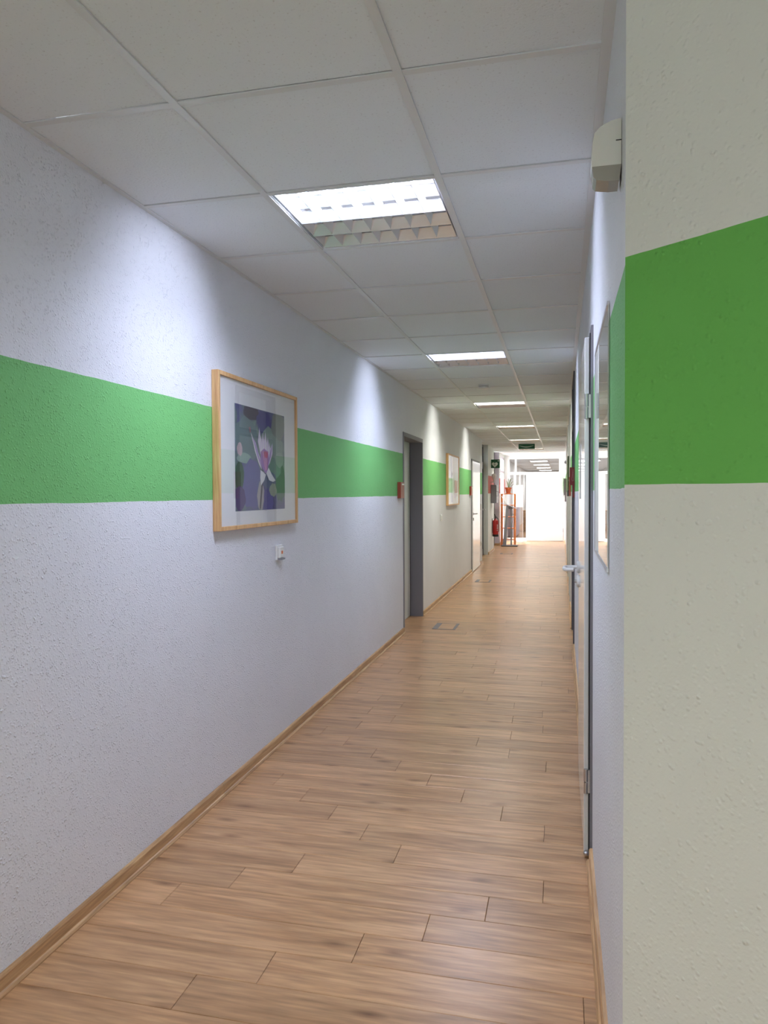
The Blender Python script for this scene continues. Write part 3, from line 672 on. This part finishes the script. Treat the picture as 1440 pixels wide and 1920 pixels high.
MB().box(.108, .119, 1.5985, 1.60, 2.148, 2.1495).build('screw_slot', 'black', t)

t = thing('door_sign', (XR, 7.0, 1.5), 'dark red sign box with hanging wire loop on the right wall', 'sign')
MB().cbox(.0755, .119, 6.86, 6.94, 1.495, 1.655, .002).build('sign_box', 'darkred', t)
MB().cbox(.101, .119, 6.86, 6.94, 1.385, 1.495, .001).build('lower_panel', 'darkred', t)
b = MB(); b.tube([(.105, 6.857, 1.635), (.104, 6.856, 1.615), (.098, 6.855, 1.57), (.094, 6.855, 1.545), (.098, 6.855, 1.534), (.107, 6.855, 1.534), (.111, 6.855, 1.545), (.108, 6.855, 1.58), (.105, 6.856, 1.615)], .0008, 6)
b.build('wire_loop', 'wire', t)
t = thing('door_sign', (XR, 9.45, 1.4), 'red-brown sign box on the right wall just beyond the dark red one', 'sign')
MB().cbox(.094, .119, 9.4, 9.54, 1.385, 1.62, .002).build('sign_box', 'redbox', t)
MB().box(.0925, .094, 9.42, 9.52, 1.57, 1.59).build('name_strip', 'label', t)
t = thing('framed_picture', (XR, 11.5, 1.4), 'narrow-seeming dark green picture on the right wall, beyond the red sign boxes', 'picture')
MB().cbox(.092, .119, 11.0, 12.2, 1.39, 1.955, .002).build('frame', 'darkgreen', t)
MB().box(.0905, .092, 11.05, 12.15, 1.46, 1.92).build('print', 'leafgreen', t)
MB().cbox(.090, .119, 10.99, 12.2, 1.375, 1.46, .001).build('lower_rail', 'black', t)
t = thing('notice_holder', (XR, 18.2, 1.2), 'pale lilac notice holder on the far right wall beside the end door', 'notice holder')
MB().cbox(.058, .119, 17.95, 18.3, 1.36, 1.76, .002).build('upper_pocket', 'lilac', t)
MB().cbox(.083, .119, 17.95, 18.3, 1.21, 1.36, .002).build('lower_pocket', 'lilac', t)
MB().box(.056, .058, 18.0, 18.25, 1.40, 1.72).build('notice', 'paper', t)
t = thing('alarm_sounder', (XR, 16, 2.06), 'small grey round alarm sounder high on the far right wall', 'alarm')
MB().lathe([(.035, 0), (.035, -.03), (.028, -.05), (.01, -.054)], (XR - .001, 16, 2.065), 18, 'x').build('dome', 'grey', t, True)
MB().lathe([(.04, 0), (.04, -.006)], (XR - .0005, 16, 2.065), 18, 'x').build('base', 'white', t, True)

# ------------------------------------------------------------------ emergency equipment, far left
t = thing('defibrillator_sign', (XL2, 17.9, 2.02), 'green square sign with white heart sticking out from the far left wall', 'sign')
MB().cbox(XL2 + .001, XL2 + .208, 17.896, 17.904, 2.02, 2.228, .001).build('sign_panel', 'aedgreen', t)
cx, cz, s_ = XL2 + .09, 2.105, .072
hp = []
for k in range(28):
    a = 2 * math.pi * k / 28
    hp.append((cx + s_ * (16 * math.sin(a) ** 3) / 16, cz + s_ * (13 * math.cos(a) - 5 * math.cos(2 * a) - 2 * math.cos(3 * a) - math.cos(4 * a)) / 16))
b = MB(); b.add([(p[0], 17.8950, p[1]) for p in hp], [list(range(28))])
q = XL2 + .175; z_ = 2.195; c_ = .006
b.add([(q + dx_, 17.8950, z_ + dz_) for dx_, dz_ in ((-c_, -.018), (c_, -.018), (c_, -c_), (.018, -c_), (.018, c_), (c_, c_), (c_, .018), (-c_, .018), (-c_, c_), (-.018, c_), (-.018, -c_), (-c_, -c_))], [list(range(12))])
b.build('heart_and_cross', 'signwhite', t)
b = MB(); b.add([(cx + dx_, 17.8944, cz + dz_) for dx_, dz_ in ((.008, .03), (-.018, -.004), (-.002, -.004), (-.010, -.034), (.018, .006), (.003, .006))], [list(range(6))])
b.build('lightning_bolt', 'aedgreen', t)
t = thing('defibrillator_cabinet', (XL2, 18.0, 1.18), 'grey metal defibrillator wall cabinet under the green heart sign', 'cabinet')
MB().cbox(XL2 + .001, XL2 + .125, 17.84, 18.22, 1.18, 1.62, .004).build('body', 'grey', t)
dr_ = MB().cbox(XL2 + .126, XL2 + .137, 17.845, 18.215, 1.185, 1.615, .003).build('door', 'grey', t)
MB().tube([(XL2 + .137, 17.88, 1.46), (XL2 + .17, 17.88, 1.46), (XL2 + .17, 17.88, 1.35), (XL2 + .137, 17.88, 1.35)], .005, 8).build('handle', 'black', dr_, True)
t = thing('alarm_beacon', (XL2, 17.95, 1.67), 'white bulb-shaped alarm beacon above the grey defibrillator cabinet', 'beacon')
MB().lathe([(.014, 0), (.020, .05), (.030, .09), (.050, .13), (.058, .165), (.052, .195), (.032, .215), (.006, .222)], (XL2 + .065, 17.95, 1.67), 18).build('dome', 'white_paint', t, True)
MB().box(XL2 + .001, XL2 + .055, 17.93, 17.97, 1.675, 1.70).build('bracket', 'white', t)
t = thing('fire_extinguisher', (XL2 + .085, 18.2, .36), 'red fire extinguisher with black foot hanging on the far left wall', 'fire extinguisher')
c = (XL2 + .082, 18.2, .36)
MB().lathe([(.070, .045), (.072, .06), (.072, .36), (.066, .39), (.045, .41), (.026, .42), (.022, .44)], c, 28).build('cylinder', 'extred', t, True)
MB().lathe([(.066, 0), (.074, .006), (.074, .05), (.070, .056)], c, 28).build('foot', 'black', t, True)
b = MB(); b.tube([(c[0], 18.2, .80), (c[0], 18.2, .845)], .016, 12); b.box(c[0] - .014, c[0] + .014, 18.13, 18.22, .835, .85)
b.tube([(c[0] - .005, 18.2, .845), (c[0] - .015, 18.19, .885), (c[0] - .022, 18.17, .905)], .009, 8); b.build('valve', 'black', t, True)
MB().tube([(c[0], 18.19, .83), (c[0] + .03, 18.17, .835), (c[0] + .06, 18.15, .80), (c[0] + .078, 18.14, .73), (c[0] + .082, 18.14, .60), (c[0] + .082, 18.14, .48)], .008, 8).build('hose', 'black', t, True)
MB().lathe([(.0728, .13), (.0728, .29)], c, 28).build('instruction_label', 'extred', t, True)
b = MB()
for z_ in (.15, .19, .22, .25, .28): b.box(c[0] + .034, c[0] + .066, 18.2 - .066, 18.2 - .060, .36 + z_, .36 + z_ + .012)
b.build('instruction_print', 'label', t)
MB().box(XL2 + .001, XL2 + .012, 18.17, 18.23, .45, .8).build('wall_bracket', 'grey', t)
t = thing('wall_sign', (XL2, 20.5, 1.88), 'small white sign with grey symbols above the far red band', 'sign')
MB().cbox(XL2 + .001, XL2 + .006, 20.36, 20.62, 1.88, 2.09, .001).build('plate', 'paper', t)
b = MB(); x = XL2 + .0062
for (a, c_, z0_, z1) in ((20.42, 20.58, 2.055, 2.075), (20.42, 20.46, 2.0, 2.06), (20.42, 20.57, 1.99, 2.005), (20.53, 20.58, 1.93, 1.99), (20.43, 20.56, 1.915, 1.93)): b.box(x, x + .001, a, c_, z0_, z1)
b.build('symbols', 'ink', t)

# ------------------------------------------------------------------ orange shelf rack, plant, lectern, paper display
t = thing('shelf_rack', (-1.38, 20.5, 0), 'orange wooden open shelf rack at the far left end', 'shelf')
for x in (-1.60, -1.245):
    for y in (20.33, 20.61): MB().cbox(x, x + .042, y, y + .03, 0, 1.404, .002).build('post', 'orange', t)
for z_ in (.14, .45, .76, 1.08, 1.385):
    MB().cbox(-1.602, -1.201, 20.335, 20.635, z_, z_ + .02, .002).build('shelf', 'orange', t)
px_, py_ = -1.40, 20.47
t = thing('potted_plant', (px_, py_, 1.405), 'terracotta pot with long-leaved plant on top of the orange rack', 'plant')
MB().lathe([(.072, 0), (.074, .012), (.055, .014)], (px_, py_, 1.405), 24).build('saucer', 'terracotta', t, True)
MB().lathe([(.055, .012), (.078, .13), (.088, .132), (.092, .168), (.084, .168), (.080, .15)], (px_, py_, 1.405), 24).build('pot', 'terracotta', t, True)
MB().lathe([(.078, .148), (.078, .152)], (px_, py_, 1.405), 20).build('soil', 'soil', t)
for (dx_, dy_, hgt, wd) in ((-.05, 0, .20, .012), (.0, .03, .26, .014), (.06, -.03, .24, .016), (.14, 0, .17, .02), (.22, -.02, .10, .022), (-.02, -.05, .16, .012), (.1, .05, .27, .014)):
    b = MB(); base = Vector((px_ + dx_ * .12, py_ + dy_ * .1, 1.555)); n = 8; vs = []
    for k in range(n + 1):
        s0 = k / n; p = base + Vector((dx_ * s0 * 1.1, dy_ * s0, hgt * math.sin(s0 * (1.75 + abs(dx_) * 4)) / 1.0)); ww = wd * math.sin(math.pi * (.12 + .86 * s0)) ** .7
        vs += [p + Vector((-ww * .5, -ww * .4, .002)), p + Vector((0, 0, -.003)), p + Vector((ww * .5, ww * .4, .002)), p + Vector((0, 0, .001))]
    fs = []
    for k in range(n):
        for q_ in range(4): fs.append((k * 4 + q_, k * 4 + (q_ + 1) % 4, (k + 1) * 4 + (q_ + 1) % 4, (k + 1) * 4 + q_))
    fs += [(0, 1, 2, 3), (n * 4, n * 4 + 1, n * 4 + 2, n * 4 + 3)]
    b.add(vs, fs).build('leaf', 'leafgreen', t, True)
t = thing('lectern', (-1.33, 20.0, 0), 'grey metal lectern with sloping tray standing before the orange rack', 'lectern')
MB().cbox(-1.55, -1.12, 19.84, 20.14, .002, .018, .003).build('base_plate', 'black', t)
MB().cbox(-1.545, -1.125, 19.845, 20.135, .018, .032, .003).build('base_cover', 'grey', t)
MB().prism([(-1.51, .032), (-1.42, .032), (-1.36, 1.09), (-1.42, 1.09)], 'y', 19.93, 19.96).build('column', 'grey', t)
MB().prism([(-1.315, .032), (-1.275, .032), (-1.29, 1.0), (-1.315, 1.0)], 'y', 20.03, 20.06).build('post', 'grey', t)
MB().cbox(-1.36, -1.25, 19.98, 20.08, .99, 1.07, .004).build('tray_mount', 'grey', t)
MB().prism([(-1.56, 1.16), (-1.35, 1.10), (-1.14, 1.01), (-1.14, .995), (-1.35, 1.083), (-1.56, 1.145)], 'y', 19.9, 20.14).build('tray', 'lilac', t)
MB().prism([(-1.40, 1.125), (-1.545, 1.34), (-1.55, 1.335), (-1.41, 1.11)], 'y', 19.92, 20.12).build('open_leaflet', 'paper', t)
MB().tube([(-1.28, 20.02, .85), (-1.24, 20.0, .86), (-1.22, 20.0, .83)], .005, 6).build('hook', 'black', t)
t = thing('brochure_display', (-1.16, 21.55, 0), 'tall stand of three white sheets in front of the end glass', 'display')
MB().cbox(-1.345, -1.335, 21.56, 21.58, .0, 1.64, .001).build('upright', 'alu', t)
MB().cbox(-1.065, -1.055, 21.56, 21.58, .0, 1.64, .001).build('upright', 'alu', t)
for z0_, z1 in ((1.435, 1.645), (1.225, 1.425), (1.015, 1.215)): 
    s__ = MB().cbox(-1.335, -1.055, 21.545, 21.552, z0_, z1, .001).build('sheet', 'paper', t)
    MB().box(-1.29, -1.15, 21.5435, 21.545, z1 - .075, z1 - .068).build('text_line', 'ink', s__)
MB().box(-1.345, -1.055, 21.5, 21.62, .0, .015).build('foot', 'alu', t)

# things seen through the end glass
t = thing('tall_cabinet', (-1.55, 24.2, 0), 'white cupboard standing behind the end glass on the left', 'cabinet')
MB().cbox(-1.74, -1.40, 24.0, 26.0, .02, 1.0, .004).build('body', 'lilac', t)
MB().box(-1.72, -1.42, 24.02, 25.98, 0, .02).build('plinth', 'grey', t)
MB().cbox(-1.745, -1.395, 23.99, 26.01, 1.0, 1.02, .002).build('top', 'white', t)
t = thing('drawer_unit', (-1.2, 28.2, 0), 'light wooden drawer unit seen through the side glass of the end door', 'drawers')
MB().cbox(-1.38, -1.0, 28.0, 28.5, .02, .74, .003).build('body', 'deskwood', t)
MB().cbox(-1.40, -.98, 27.97, 28.52, .74, .77, .003).build('top', 'deskwood', t)
for z_ in (.05, .28, .51): MB().cbox(-1.365, -1.015, 27.985, 28.0, z_, z_ + .21, .002).build('drawer', 'deskwood', t)
t = thing('pinboard', (-1.0, 26.5, 0), 'dark upright noticeboard panel seen through the side glass of the end door', 'board')
MB().cbox(-1.10, -1.06, 26.5, 27.4, .02, 1.75, .003).build('panel', 'steel_grey', t)
MB().box(-1.12, -1.10, 26.6, 27.3, 1.2, 1.7).build('poster', 'redbox', t)
MB().box(-1.18, -.98, 26.5, 27.4, 0, .02).build('foot', 'black', t)
